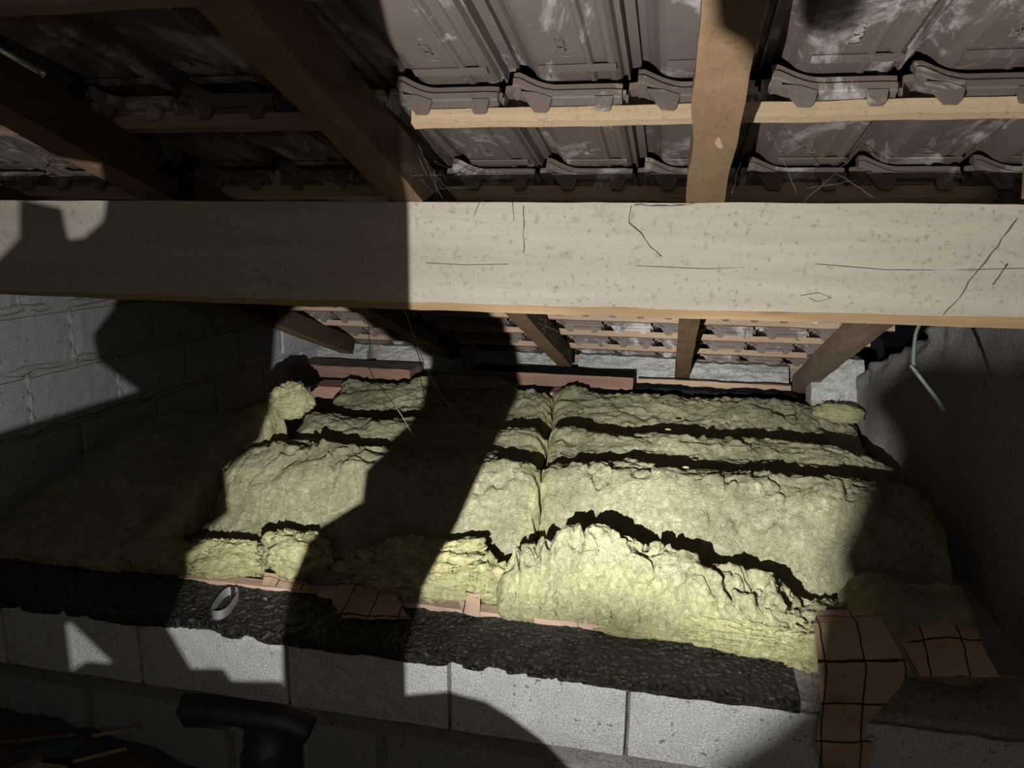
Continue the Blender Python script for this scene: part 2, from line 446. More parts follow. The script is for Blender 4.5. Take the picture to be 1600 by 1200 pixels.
for pts in ([(-.50, -.073), (-.42, -.075), (-.33, -.072)], [(-.08, -.070), (.05, -.073), (.16, -.066)], [(.24, -.060), (.36, -.068), (.47, -.066), (.60, -.060)], [(.22, -.118), (.25, -.112), (.275, -.121), (.25, -.128), (.235, -.122)]):
    V, F = tube([(x, 1.4992, z) for x, z in pts], .0006, 4); finish('crack', V, F, M['rafter_side'], pur)
tag(pur, 'massive pale weathered purlin crossing the whole roof under the rafters', 'beam')

def rafter(x0, x1, t0, t1, label, seed, mats=None, dip=0., hh=.085, twist=0., group=None):
    lo, hi = (x0, t0, 0), (x1, t1, hh)
    def bend(V):
        V = V.copy(); V[:, 2] -= dip*np.clip((V[:, 1]-t0)/(t1-t0), 0, 1)**2
        V[:, 0] += twist*(V[:, 2]/hh-.5)
        return roofv(V)
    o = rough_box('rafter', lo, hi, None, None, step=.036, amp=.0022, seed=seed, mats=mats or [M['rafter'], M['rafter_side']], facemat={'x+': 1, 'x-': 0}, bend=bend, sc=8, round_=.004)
    return tag(o, label, 'rafter', group or 'rafters')
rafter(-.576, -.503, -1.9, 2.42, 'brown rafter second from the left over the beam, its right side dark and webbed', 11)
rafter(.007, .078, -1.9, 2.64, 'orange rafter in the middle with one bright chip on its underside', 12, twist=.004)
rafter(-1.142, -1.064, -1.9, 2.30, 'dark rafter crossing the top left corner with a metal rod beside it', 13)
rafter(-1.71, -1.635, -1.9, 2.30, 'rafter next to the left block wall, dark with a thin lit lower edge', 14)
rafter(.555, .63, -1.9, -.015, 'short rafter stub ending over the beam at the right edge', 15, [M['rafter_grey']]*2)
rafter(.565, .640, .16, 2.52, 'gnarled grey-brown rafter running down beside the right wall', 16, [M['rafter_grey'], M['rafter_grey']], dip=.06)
c = roof(.046, -.26, -.0015)
V = [(c[0]-.004, c[1]-.006, c[2]+.002), (c[0]+.010, c[1]+.012, c[2]-.004), (c[0]+.003, c[1]+.012, c[2]-.004), (c[0]-.004, c[1]+.006, c[2]), (c[0], c[1]-.03, c[2]+.011), (c[0]+.002, c[1], c[2]+.004)]
tag(finish('wood_chip', V, [(0, 1, 2, 3), (0, 3, 4), (0, 4, 1), (1, 4, 5), (2, 5, 3), (3, 5, 4), (1, 5, 2)], M['lath']), 'small bright splinter sticking on the middle rafter', 'splinter')

TROW = [-.93, -.56, -.17, .203, .56, .90, 1.25, 1.60, 1.952, 2.33, 2.71]
for k, t in enumerate(TROW):
    def bat(x0, x1, label, seed, mat):
        o = rough_box('roof_batten', (x0, t+.007, .0865), (x1, t+.033, .1145), None, None, step=.03, amp=.0018, seed=seed, mats=[mat], bend=roofv, sc=12, round_=.003)
        tag(o, label, 'batten', 'roof battens')
    row = k-2
    if row == 0:
        bat(-1.98, -.54, 'dim tile batten left of the webbed rafter, above the beam', 100, M['batten_brown'])
        bat(-.487, .79, 'bright tile batten with a cut left end, above the beam', 101, M['batten'])
    elif row < 0: bat(-1.98, .79, 'tile batten hidden high above the beam, %s' % ('uppermost' if row == -2 else 'next one up'), 102+k, M['batten_brown'])
    else:
        nm = ['first', 'second', 'third', 'fourth', 'fifth', 'sixth', 'seventh', 'eighth'][row-1]
        bat(-1.98, .79, 'tile batten beyond the bright one, %s towards the eave' % nm, 102+k, M['batten_brown'])

# ------------------------------------------------------------------ clay tiles, children of the ceiling
TW = .2155
def tile_mesh(variant):
    bm = bmesh.new()
    prof = [(-.020, .040), (-.006, .037), (.006, .026), (.016, .010), (.026, .003), (.034, 0), (.040, 0), (.110, 0), (.114, -.003), (.120, -.003), (.124, .004), (.142, .004), (.148, -.001), (.156, -.002), (.164, .004), (.168, .014), (.174, .014), (.1745, .005), (.178, .005), (.179, .026), (.196, .028)]
    th = .012; vs = [.012, .10, .2, .3, .425]
    rows = []
    for v in vs:
        tilt = v*.0445/.357
        rows.append(([bm.verts.new((u, v, w_+tilt)) for u, w_ in prof], [bm.verts.new((u, v, w_+tilt+th)) for u, w_ in prof]))
    n = len(prof)
    for a in range(len(vs)-1):
        for i in range(n-1):
            bm.faces.new((rows[a][0][i], rows[a+1][0][i], rows[a+1][0][i+1], rows[a][0][i+1]))
            bm.faces.new((rows[a][1][i], rows[a][1][i+1], rows[a+1][1][i+1], rows[a+1][1][i]))
        for i in (0, n-1):
            q = (rows[a][0][i], rows[a][1][i], rows[a+1][1][i], rows[a+1][0][i]); bm.faces.new(q if i == 0 else q[::-1])
    for a in (0, len(vs)-1):
        for i in range(n-1):
            q = (rows[a][0][i], rows[a][0][i+1], rows[a][1][i+1], rows[a][1][i]); bm.faces.new(q if a == 0 else q[::-1])
    # cross ledge at the tail where the upper tile rests (seen just above the next head)
    def bar(us, sec, off):
        rr = []
        for u in us:
            o_ = off(u); rr.append([bm.verts.new((u, v, w_+o_)) for v, w_ in sec])
        k = len(sec)
        for i in range(len(us)-1):
            for j in range(k): bm.faces.new((rr[i][j], rr[i+1][j], rr[i+1][(j+1) % k], rr[i][(j+1) % k]))
        bm.faces.new(rr[0]); bm.faces.new(rr[-1][::-1])
    S_ = lambda u: .024*max(0, min(1, (.052-u)/.062))**1.6
    bar([-.022, -.012, -.002, .008, .018, .028, .04, .052, .08, .12, .15, .163, .168], [(.014, -.0015), (.014, .0085), (.003, .010), (0, .0125), (0, .0235), (.005, .0255), (.006, .037), (.012, .040), (.03, .040), (.03, -.0015)], lambda u: S_(u)-.0012*max(0, (u-.15)/.018))
    bar([.03, .05, .08, .11, .135, .16], [(.334, .036), (.334, .0395), (.337, .0395), (.352, .0415), (.352, .036)], lambda u: 0)
    # web and first nib below the left sweep
    def slab(pts, v0, v1):
        a = [bm.verts.new((u, v0, w_)) for u, w_ in pts]; b = [bm.verts.new((u, v1, w_)) for u, w_ in pts]
        bm.faces.new(a[::-1]); bm.faces.new(b)
        for i in range(len(pts)):
            j = (i+1) % len(pts); bm.faces.new((a[i], a[j], b[j], b[i]))
    slab([(-.008, .022), (.014, -.006), (.020, -.013), (.040, -.014), (.045, -.009), (.049, .010), (.020, .020)], -.003, .006)
    slab([(.122, .010), (.125, -.011), (.129, -.014), (.147, -.014), (.151, -.011), (.154, .010)], -.003, .006)
    # raised makers' marks: a small lettered plate and a ring
    def txt(s, u, v, size, rot):
        cu = bpy.data.curves.new('mark', 'FONT'); cu.body = s; cu.size = size; cu.extrude = .0013; cu.resolution_u = 2
        ob = bpy.data.objects.new('mark', cu); C.objects.link(ob)
        dg = bpy.context.evaluated_depsgraph_get(); me = bpy.data.meshes.new_from_object(ob.evaluated_get(dg))
        me.transform(Matrix.Translation((u, v, v*.0445/.357-.0003)) @ Matrix.Rotation(rot, 4, 'Z') @ Matrix.Rotation(math.pi, 4, 'X'))
        bm.from_mesh(me); bpy.data.meshes.remove(me); bpy.data.objects.remove(ob); bpy.data.curves.remove(cu)
    txt('A8D0', .072, .228, .021, math.pi/2)
    ring = []
    for k in range(16):
        th_ = 2*math.pi*k/16*.82+.5; ring.append((.085+.013*math.cos(th_), .295+.0075*math.sin(th_), .295*.0445/.357-.0004))
    v, f = tube(ring, .0013, 4); vv = [bm.verts.new(p) for p in v]
    for q in f: bm.faces.new([vv[i] for i in q])
    me = bpy.data.meshes.new('roof_tile'); bm.normal_update(); bm.to_mesh(me); bm.free(); me.materials.append(M['tile']); return me
tm = tile_mesh(0)
tilerot = Matrix(((1, 0, 0), (0, CA, SA), (0, -SA, CA)))
r_ = random.Random(8)
for t in TROW:
    for k in range(-7, 6):
        o = bpy.data.objects.new('roof_tile', tm); C.objects.link(o)
        x = -.494+TW*k
        place(o, roof(x, t+r_.uniform(-.002, .002), .1145), ceil_)
        o.rotation_euler = (tilerot @ Matrix.Rotation(r_.uniform(-.004, .004), 3, 'Z')).to_euler()
# black board added at the eave to keep sky light out
ev = structure(finish('trim_2', roofv([(x, t, h) for h in (.12, .34) for (x, t) in ((-2.2, 2.93), (1.08, 2.93), (1.08, 2.96), (-2.2, 2.96))]), BOXF, M['void']))

# ------------------------------------------------------------------ plates and laths at the eave and the ledge
o = rough_box('wall_plate', (-1.98, 3.70, -.790), (-1.33, 3.93, -.727), None, None, step=.03, amp=.003, seed=31, mats=[M['plate'], M['plate_top']], facemat={'z+': 1}, sc=14, round_=.004)
tag(o, 'timber plate at the eave left of the dark gap, grey top and reddish face', 'plate')
o = rough_box('wall_plate', (-1.02, 3.70, -.775), (-.19, 3.90, -.709), None, None, step=.03, amp=.003, seed=32, mats=[M['plate'], M['void']], facemat={'z+': 1}, sc=14, round_=.004)
tag(o, 'reddish timber plate at the eave left of the middle rafter, black on top', 'plate')
o = rough_box('eave_board', (-.18, 3.86, -.775), (.56, 3.89, -.742), M['batten_brown'], None, step=.03, amp=.003, seed=33, sc=14)
tag(o, 'thin pale board at the eave behind the right insulation batt', 'board')
o = rough_box('roofing_felt', (-.19, 3.74, -.79), (.57, 3.85, -.765), M['void'], None, step=.02, amp=.008, seed=34, sc=25)
tag(o, 'black crumpled felt strip lying below the thin eave board', 'felt')
o = rough_box('terracotta_block', (-1.80, 3.52, -.93), (-1.50, 3.69, -.80), M['terracotta'], None, step=.03, amp=.002, seed=35)
tag(o, 'pinkish terracotta block below the left eave plate', 'block')
o = rough_box('terracotta_block', (-.575, 3.56, -.93), (-.50, 3.69, -.775), M['terracotta'], None, step=.03, amp=.002, seed=36)
tag(o, 'sliver of terracotta block in the seam between two batts', 'block')

# tar-coated ledge on the near wall
nx, ny = 420, 34; V = []; F = []
prof = [(1.492, -.960), (1.486, -.950), (1.490, -.940)]
for i in range(nx):
    x = -1.99+2.78*i/(nx-1)
    for j in range(ny):
        if j < 3: y, z = prof[j]
        else:
            t = (j-3)/(ny-4); y = 1.493+.185*t; z = -.936+.010*t
        V.append([x, y, z])
V = np.array(V); a = np.clip(1.2-(V[:, 0]+.35)/.65, .25, 1)*np.clip((V[:, 0]+2.6)/.9, .4, 1)
d = ridged(V*np.array([26, 34, 20]), 3, 71)*.0045+fbm(V*9, 3, 75)*.004
V[:, 2] += d*a; V[:, 1] -= np.where(np.arange(len(V)) % ny < 3, .006*fbm(V*20, 3, 77), 0)
for i in range(nx-1):
    for j in range(ny-1): q = i*ny+j; F.append((q, q+ny, q+ny+1, q+1))
n0 = len(V); V = np.vstack([V, np.stack([V[:, 0], V[:, 1], np.where(V[:, 1] < 1.495, -.962, -.941)], 1)])
for i in range(nx-1):
    F.append((i*ny, n0+i*ny, n0+(i+1)*ny, (i+1)*ny)); q = i*ny+ny-1; F.append((q, q+ny, n0+q+ny, n0+q))
FM = [0]*len(F)
cx = V[:, 0]
FM = [1 if cx[f[0]] > .30+.05*math.sin(f[0]*.01) else 0 for f in F]
o = finish('tar_ledge', V, F, None, None, [M['tar'], M['mortar_dark']], FM)
tag(o, 'black glistening tar-coated ledge on top of the near block wall', 'ledge')
def lath_bend(V): return V
o = rough_box('wooden_lath', (-1.25, 1.664, -.927), (-.86, 1.70, -.914), M['lath'], None, step=.02, amp=.0012, seed=38, sc=20)
tag(o, 'pale wooden lath along the ledge behind the metal strap', 'lath')
o = rough_box('wooden_lath', (-.855, 1.660, -.926), (.16, 1.70, -.912), M['lath'], None, step=.02, amp=.002, seed=39, sc=14)
tag(o, 'long pinkish wooden lath between the tar ledge and the insulation', 'lath')

# ------------------------------------------------------------------ insulation
def sstep(a, b, x): t = np.clip((x-a)/(b-a), 0, 1); return t*t*(3-2*t)
PK = np.array([(1.90, -.94), (1.955, -.915), (2.0, -.868), (2.06, -.795), (2.12, -.735), (2.19, -.708), (2.28, -.716), (2.38, -.752), (2.48, -.771), (2.58, -.766), (2.69, -.738), (2.77, -.748), (2.88, -.792), (3.0, -.814), (3.1, -.812), (3.2, -.790), (3.32, -.752), (3.44, -.730), (3.6, -.720)])
def hermite(K, x):
    xs, ys = K[:, 0], K[:, 1]; m = np.gradient(ys, xs); i = np.clip(np.searchsorted(xs, x)-1, 0, len(xs)-2)
    h = xs[i+1]-xs[i]; t = np.clip((x-xs[i])/h, 0, 1)
    return (2*t**3-3*t**2+1)*ys[i]+(t**3-2*t**2+t)*h*m[i]+(-2*t**3+3*t**2)*ys[i+1]+(t**3-t**2)*h*m[i+1]
def gauss(X, Y, cx, cy, sx, sy, a): return a*np.exp(-((X-cx)/sx)**2-((Y-cy)/sy)**2)
def seam(Y): return np.interp(Y, [1.4, 1.6, 1.8, 2.0, 2.36, 2.86, 3.42, 3.6], [-.345, -.347, -.349, -.36, -.396, -.47, -.545, -.56])
def batt(name, xl, xr, y0, y1, zfun, seed, label, torn=None, nu=110, nv=190, base=-.925, edge=.018, amp=.010, gaps=(True, True), tornfn=None, rough=1.):
    """one slab of wool: heightfield top with rounded, ragged edges down to the deck"""
    u = np.linspace(0, 1, nu); v = np.linspace(0, 1, nv); U, W_ = np.meshgrid(u, v)
    Y = y0+(y1-y0)*W_; XL, XR = xl(Y), xr(Y)
    jl = .010*fbm(np.stack([Y*14, Y*0, Y*0+seed], -1), 4, seed); jr = .010*fbm(np.stack([Y*14, Y*0+5, Y*0+seed], -1), 4, seed+3)
    X = (XL+jl)+(XR+jr-XL-jl)*U
    Y = Y+.012*fbm(np.stack([X*12, X*0, X*0+seed+.5], -1), 4, seed+7)*(np.clip((W_-.8)/.2, 0, 1)+.5*np.clip((.1-W_)/.1, 0, 1))
    Z = zfun(X, Y)
    dl = (X-XL)*(1 if gaps[0] else 99)+(0 if gaps[0] else 9); dr = (XR-X)*(1 if gaps[1] else 99)+(0 if gaps[1] else 9)
    de = np.minimum(dl, dr); Z = Z-.035*np.exp(-np.maximum(de, 0)/edge)
    db = (y1-Y); Z = Z-.03*np.exp(-np.maximum(db, 0)/edge)
    P = np.stack([X, Y, Z], -1)
    n1 = fbm(P*np.array([9, 11, 6]), 4, seed+11); n2 = ridged(P*np.array([7, 17, 12])+.9*n1[..., None], 4, seed+15); n3 = fbm(P*np.array([45, 70, 60]), 3, seed+19)
    P[..., 2] += amp*(.9*n1+.30*n2*rough)+.0022*n3*rough
    P[..., 0] += .005*fbm(P*30, 3, seed+23)*rough; P[..., 1] += .006*fbm(P*28, 3, seed+27)*rough
    P[..., 2] = np.maximum(P[..., 2], base+.002)
    V = P.reshape(-1, 3); F = []
    for j in range(nv-1):
        for i in range(nu-1): a = j*nu+i; F.append((a, a+1, a+nu+1, a+nu))
    rim = [i for i in range(nu)]+[j*nu+nu-1 for j in range(1, nv)]+[(nv-1)*nu+i for i in range(nu-2, -1, -1)]+[j*nu for j in range(nv-2, 0, -1)]
    n0 = len(V); skirt = []; levels = 5
    R = V[rim]
    cen = np.array([(V[:, 0].min()+V[:, 0].max())/2, (V[:, 1].min()+V[:, 1].max())/2])
    for l in range(1, levels+1):
        t = l/levels; q = R.copy(); q[:, 2] = R[:, 2]*(1-t)+base*t
        d = q[:, :2]-cen; d /= np.linalg.norm(d, axis=1)[:, None]+1e-9
        q[:, :2] += d*(.006*np.sin(math.pi*t)+.010*ridged(q*np.array([18, 18, 55]), 3, seed+31)*(1 if l < levels else 0))[:, None]*.7
        skirt.append(q)
    V = np.vstack([V]+skirt); L_ = len(rim); prev = rim
    for l in range(levels):
        cur = [n0+l*L_+k for k in range(L_)]
        for k in range(L_): F.append((prev[k], cur[k], cur[(k+1) % L_], prev[(k+1) % L_]))
        prev = cur
    tn = np.zeros(len(V)); tn[n0:] = .5
    top = np.exp(-np.maximum(de, 0)/.02)*.7
    if tornfn is not None: top = np.maximum(top, tornfn(X, Y))
    tn[:n0] = np.clip(top.reshape(-1), 0, 1)
    return tag(finish(name, V, F, M['wool'], smooth=True, attrs={'torn': tn}), label, 'insulation')
def crease(X, Y, fx, fy, seed, w_=.10):
    P = np.stack([X*fx, Y*fy, X*0+seed], -1); q = fbm(P+.5*fbm(P*1.7, 2, seed+2)[..., None], 2, seed+4)
    return np.exp(-(q/w_)**2)
def wrinkle(X, Y, seed):
    P = np.stack([X, Y, X*0+seed], -1); w_ = fbm(P*6, 3, seed)
    fold = ridged(np.stack([X*11+w_*1.2, Y*3.2+w_*.5, X*0+seed], -1), 3, seed+1)*.0095*sstep(1.97, 2.06, Y)*sstep(2.36, 2.2, Y)
    strk = ridged(np.stack([X*4.0+w_*.9, Y*14+w_*1.6, X*0+seed], -1), 3, seed+5)*.0070*sstep(2.15, 2.3, Y)*sstep(2.9, 2.7, Y)
    crum = np.abs(fbm(np.stack([X*6.5+w_, Y*5+w_, X*0+seed], -1), 3, seed+9))*-.020*sstep(2.85, 3.0, Y)
    return fold+strk+crum+.008*w_-.017*crease(X, Y, 6.5, 3.2, seed+40, .07)*sstep(1.98, 2.08, Y)*sstep(2.3, 2.18, Y)-.011*crease(X, Y, 4.5, 4.5, seed+60, .07)*sstep(2.9, 3.05, Y)
# right batt
def zC(X, Y):
    K = PK.copy()
    z = hermite(K, Y-.07*sstep(-.02, -.34, X)*sstep(2.35, 2.1, Y))
    z = z+gauss(X, Y, -.26, 2.10, .12, .07, .030)+gauss(X, Y, -.12, 2.02, .14, .06, .018)-gauss(X, Y, -.30, 2.40, .10, .18, .022)+gauss(X, Y, -.40, 2.62, .07, .10, .02)
    z = z+gauss(X, Y, .35, 2.16, .30, .08, .008)-gauss(X, Y, .12, 2.02, .02, .10, .010)-gauss(X, Y, .21, 2.0, .02, .10, .012)
    z = z-.06*sstep(.52, .80, X)+wrinkle(X, Y, 611)
    return z
batt('insulation_batt', lambda Y: seam(Y)+.012, lambda Y: np.interp(Y, [1.6, 1.9, 2.4, 3.5], [.64, .70, .745, .765]), 1.93, 3.50, zC, 200,
     'large yellow glass wool batt filling the right half, beside the dark wall', nu=170, nv=250, amp=.013)
# front roll of the right half
def zR(X, Y):
    t = np.clip((Y-1.655)/.21, 0, 1); cr = np.interp(X, [-.35, -.27, -.18, -.05, .1, .25, .42], [-.765, -.745, -.752, -.785, -.800, -.812, -.828])
    z = -.915+(cr+.915)*np.sin(np.pi*np.clip(t, 0, 1)**.8)**.55
    Q = np.stack([X*5.5+.6*fbm(np.stack([X*9, Y*9, X*0], -1), 3, 700), Y*4, X*0+3], -1)
    z = z+(np.abs(noise3(Q, 701))*.085-.032)*np.sin(np.pi*t)**.7
    z = z-gauss(X, Y, -.262-(Y-1.7)*.3, 1.70, .012, .10, .05)-.034*crease(X, Y, 7.5, 5.5, 720, .11)*np.sin(np.pi*np.clip(t, 0, 1))**.6-.016*crease(X, Y, 14, 9, 740, .12)*np.sin(np.pi*np.clip(t, 0, 1))**.6
    return z
batt('insulation_strip', lambda Y: -.385+(Y-1.65)*.15, lambda Y: Y*0+.44, 1.660, 1.875, zR, 230,
     'lumpy rolled strip of glass wool lying in front of the right batt', nu=260, nv=80, amp=.014, edge=.012, rough=1.6, tornfn=lambda X, Y: .15+.5*sstep(1.70, 1.665, Y))
# middle batt
def zB(X, Y):
    K = PK.copy(); K[:, 0] -= np.where(K[:, 0] < 2.3, .03, 0)
    z = hermite(K, Y)
    z = z+gauss(X, Y, -1.02, 2.03, .17, .10, .022)-gauss(X, Y, -.80, 1.98, .06, .12, .02)+gauss(X, Y, -.55, 2.02, .12, .10, .030)-gauss(X, Y, -.68, 1.90, .05, .08, .02)
    z = z+gauss(X, Y, -.48, 2.30, .10, .14, -.012)+gauss(X, Y, -.50, 2.62, .10, .06, .018)+gauss(X, Y, -1.1, 2.62, .16, .05, .014)+wrinkle(X, Y, 633)
    return z
batt('insulation_batt', lambda Y: np.interp(Y, [1.7, 1.9, 2.05, 2.45, 3.5], [-1.30, -1.345, -1.365, -1.36, -1.60]), lambda Y: seam(Y)-.010, 1.90, 3.46, zB, 260,
     'glass wool batt in the middle, split by a seam from the right one', nu=150, nv=240, amp=.013)
# left batt with the raised right-hand edge
def aR(Y): return np.interp(Y, [1.66, 1.9, 2.25, 2.45], [-1.43, -1.405, -1.40, -1.375])
def zA(X, Y):
    d = aR(Y)-X
    z = np.interp(Y, [1.66, 1.70, 1.85, 2.0, 2.2, 2.47], [-.905, -.868, -.835, -.790, -.735, -.665])
    z = z+.06*np.exp(-(np.maximum(d-.03, 0)/.09)**2)*sstep(1.7, 2.4, Y)
    z = z+.025*np.exp(-((d-.12-(Y-1.9)*.2)/.035)**2)*sstep(1.64, 1.75, Y)*sstep(2.2, 2.0, Y)-gauss(X, Y, -1.47, 1.82, .03, .12, .03)
    return z-.03*sstep(.3, .58, d)
batt('insulation_batt', lambda Y: Y*0-1.985, aR, 1.665, 2.47, zA, 290, 'shadowed glass wool batt by the left wall with its right edge raised', nu=110, nv=130, amp=.010)
# torn lumps and tufts along the front
def clump(name, c, r, label, seed, amp=.35, n=44, cat='insulation', torn=1., rot=0., group=None):
    V = []; F = []
    for i in range(n+1):
        th = math.pi*i/n
        for j in range(n): ph = 2*math.pi*j/n; V.append((math.sin(th)*math.cos(ph), math.sin(th)*math.sin(ph), math.cos(th)))
    V = np.array(V); d = 1+amp*(.75*fbm(V*1.6+seed, 3, seed)+.28*ridged(V*4.2+seed, 5, seed+5)+.20*ridged(V*12, 3, seed+9))
    V = V*d[:, None]*np.array(r); ca, sa = math.cos(rot), math.sin(rot)
    V = np.stack([V[:, 0]*ca-V[:, 1]*sa, V[:, 0]*sa+V[:, 1]*ca, V[:, 2]], 1)+np.array(c)
    V[:, 2] = np.maximum(V[:, 2], c[2]-r[2]*.95)
    for i in range(n):
        for j in range(n): a = i*n+j; b = i*n+(j+1) % n; F.append((a, b, b+n, a+n))
    return tag(finish(name, V, F, M['wool'], smooth=True, attrs={'torn': np.full(len(V), torn)}), label, cat, group)
def fuzz(parent, c, r, num, seed, ln=.03):
    """loose fibres standing off a torn lump"""
    q = random.Random(seed); V = []; F = []
    for k in range(num):
        th, ph = math.acos(q.uniform(-.2, 1)), q.uniform(0, 2*math.pi)
        d = Vector((math.sin(th)*math.cos(ph), math.sin(th)*math.sin(ph), math.cos(th)))
        p = Vector((c[0]+d.x*r[0]*.95, c[1]+d.y*r[1]*.95, c[2]+d.z*r[2]*.95))
        e = p+(d+Vector((q.uniform(-.6, .6), q.uniform(-.6, .6), q.uniform(-.3, .6))))*ln*q.uniform(.3, 1)
        s = Vector((q.uniform(-1, 1), q.uniform(-1, 1), q.uniform(-1, 1))).normalized()*.003*q.uniform(.4, 1.3)
        m_ = (p+e)/2+s*2; i = len(V); V += [tuple(p-s), tuple(p+s), tuple(m_), tuple(e)]; F += [(i, i+1, i+2), (i, i+2, i+3)]
    o = finish('loose_fibres', V, F, M['wool'], parent, attrs={'torn': np.ones(len(V))}); o['kind'] = 'stuff'
LUMPS = [
 ('insulation_lump', (-.62, 1.735, -.860), (.165, .075, .068), 'big shaggy torn lump of glass wool in front of the middle batt', 301, .42, 100, 1., .1),
 ('insulation_lump', (-.955, 1.745, -.862), (.080, .065, .055), 'smaller torn lump of glass wool left of the big shaggy one', 302, .38, 70, .8, 0),
 ('insulation_lump', (-1.155, 1.735, -.886), (.100, .055, .044), 'layered yellow tuft of glass wool behind the metal strap', 303, .38, 80, 1., .15),
 ('insulation_lump', (-1.345, 1.725, -.895), (.110, .060, .036), 'flat dim strip of glass wool at the left front', 304, .25, 44, .5, .1),
 ('insulation_lump', (-.430, 1.745, -.880), (.050, .050, .050), 'torn glass wool scrap between the two halves behind a paper scrap', 305, .45, 40, 1., 0),
 ('insulation_lump', (.20, 1.660, -.905), (.150, .040, .034), 'frayed yellow fringe of glass wool hanging over the right ledge', 306, .42, 90, 1., -.05),
 ('insulation_lump', (.335, 1.645, -.900), (.085, .045, .040), 'frayed end of glass wool touching the hanging paper', 307, .42, 80, 1., 0),
 ('insulation_lump', (-.02, 1.672, -.912), (.115, .026, .018), 'thin fringe of torn glass wool along the pinkish lath', 308, .40, 44, 1., 0),
 ('insulation_lump', (.065, 1.80, -.800), (.018, .014, .022), 'small upright tuft of glass wool on the rolled strip', 309, .6, 24, .9, 0),
 ('insulation_lump', (-1.340, 2.47, -.620), (.070, .060, .060), 'crumbly end of the raised left batt edge, caught by light', 310, .30, 50, .6, 0),
 ('insulation_lump', (.68, 3.38, -.755), (.10, .05, .040), 'pale offcut of glass wool at the foot of the gnarled rafter', 311, .25, 40, .5, .1),
 ('insulation_lump', (-.98, 3.47, -.735), (.22, .06, .035), 'ragged pale glass wool edge below the eave left of the dark gap', 312, .35, 60, .6, 0),
]
for nme, c, r, lab, sd, am, nn, tr, rt in LUMPS:
    o = clump(nme, c, r, lab, sd, am, nn, torn=tr, rot=rt)
    if sd != 304: fuzz(o, c, r, int(25+320*max(r)), sd, .015)

# ------------------------------------------------------------------ kraft paper
def paper(name, rows, label, seed, n=12, crease=.004, parent=None):
    """rows: (left xyz, right xyz, v)"""
    V = []; UV = []; F = []
    rows2 = []
    for a in range(len(rows)-1):
        for k in range(4):
            t = k/4; rows2.append([tuple(np.array(rows[a][i])*(1-t)+np.array(rows[a+1][i])*t) for i in (0, 1)]+[rows[a][2]*(1-t)+rows[a+1][2]*t])
    rows2.append(list(rows[-1]))
    for l, r, v in rows2:
        l, r = np.array(l), np.array(r)
        for i in range(n+1):
            t = i/n; V.append(l*(1-t)+r*t); UV.append((V[-1][0]/.072, v))
    V = np.array(V); V[:, 1] += crease*(fbm(V*14, 3, seed)+.8*np.abs(noise3(V*22, seed+3))); V[:, 2] += crease*.3*fbm(V*20, 2, seed+5)
    m_ = n+1
    for a in range(len(rows2)-1):
        for i in range(n): q = a*m_+i; F.append((q, q+1, q+m_+1, q+m_))
    n0 = len(V); V = np.vstack([V, V+np.array([0, .0012, -.0004])]); UV = UV+UV
    F += [tuple(i+n0 for i in f[::-1]) for f in F]
    o = finish(name, V, F, M['paper'], parent, uvs=UV); return tag(o, label, 'paper')
batt('insulation_strip', lambda Y: Y*0+.425, lambda Y: np.interp(Y, [1.6, 1.9], [.645, .70]), 1.615, 1.86,
     lambda X, Y: -.795-.05*sstep(1.70, 1.615, Y)+.012*np.sin(X*30), 240, 'unlit strip of glass wool between the hanging paper and the right wall', nu=50, nv=40, amp=.008)
V_ = 13.13
paper('kraft_paper', [((.336, 1.655, -.812), (.442, 1.655, -.800), .12), ((.312, 1.575, -.806), (.446, 1.575, -.788), .90), ((.309, 1.475, -.848), (.474, 1.475, -.825), 1.62),
   ((.315, 1.470, -.893), (.457, 1.470, -.872), 2.2), ((.320, 1.468, -.941), (.420, 1.468, -.926), 2.72), ((.316, 1.462, -.976), (.400, 1.462, -.962), 3.25),
   ((.314, 1.450, -1.002), (.421, 1.450, -.984), 3.62), ((.332, 1.440, -1.040), (.412, 1.440, -1.026), 4.15), ((.350, 1.440, -1.095), (.408, 1.440, -1.084), 4.6)],
   'torn brown kraft paper with a black grid hanging over the right ledge', 501, n=16)
paper('kraft_paper', [((.478, 1.66, -.835), (.650, 1.66, -.812), .15), ((.500, 1.60, -.852), (.648, 1.60, -.832), .75), ((.521, 1.555, -.885), (.664, 1.555, -.866), 1.45)],
   'brown gridded kraft paper under the wool at the right wall', 502, n=14, crease=.009)
for (rows, lab, sd) in (
  ([((-1.02, 1.70, -.895), (-.90, 1.69, -.900), .2), ((-1.01, 1.672, -.912), (-.87, 1.656, -.912), 1.1)], 'small gridded paper scrap under the layered tuft behind the metal strap', 503),
  ([((-.80, 1.70, -.885), (-.68, 1.70, -.870), .3), ((-.80, 1.62, -.908), (-.60, 1.60, -.908), 1.2), ((-.74, 1.565, -.918), (-.58, 1.59, -.918), 1.6)], 'dim crumpled kraft paper sticking out under the big shaggy lump', 504),
  ([((-.485, 1.70, -.860), (-.440, 1.70, -.862), .2), ((-.490, 1.665, -.888), (-.430, 1.665, -.890), .8), ((-.475, 1.657, -.915), (-.425, 1.652, -.918), 1.4)], 'small bright folded paper scrap in the gap between the two halves', 505)):
    paper('paper_scrap', rows, lab, sd, n=8, crease=.012)

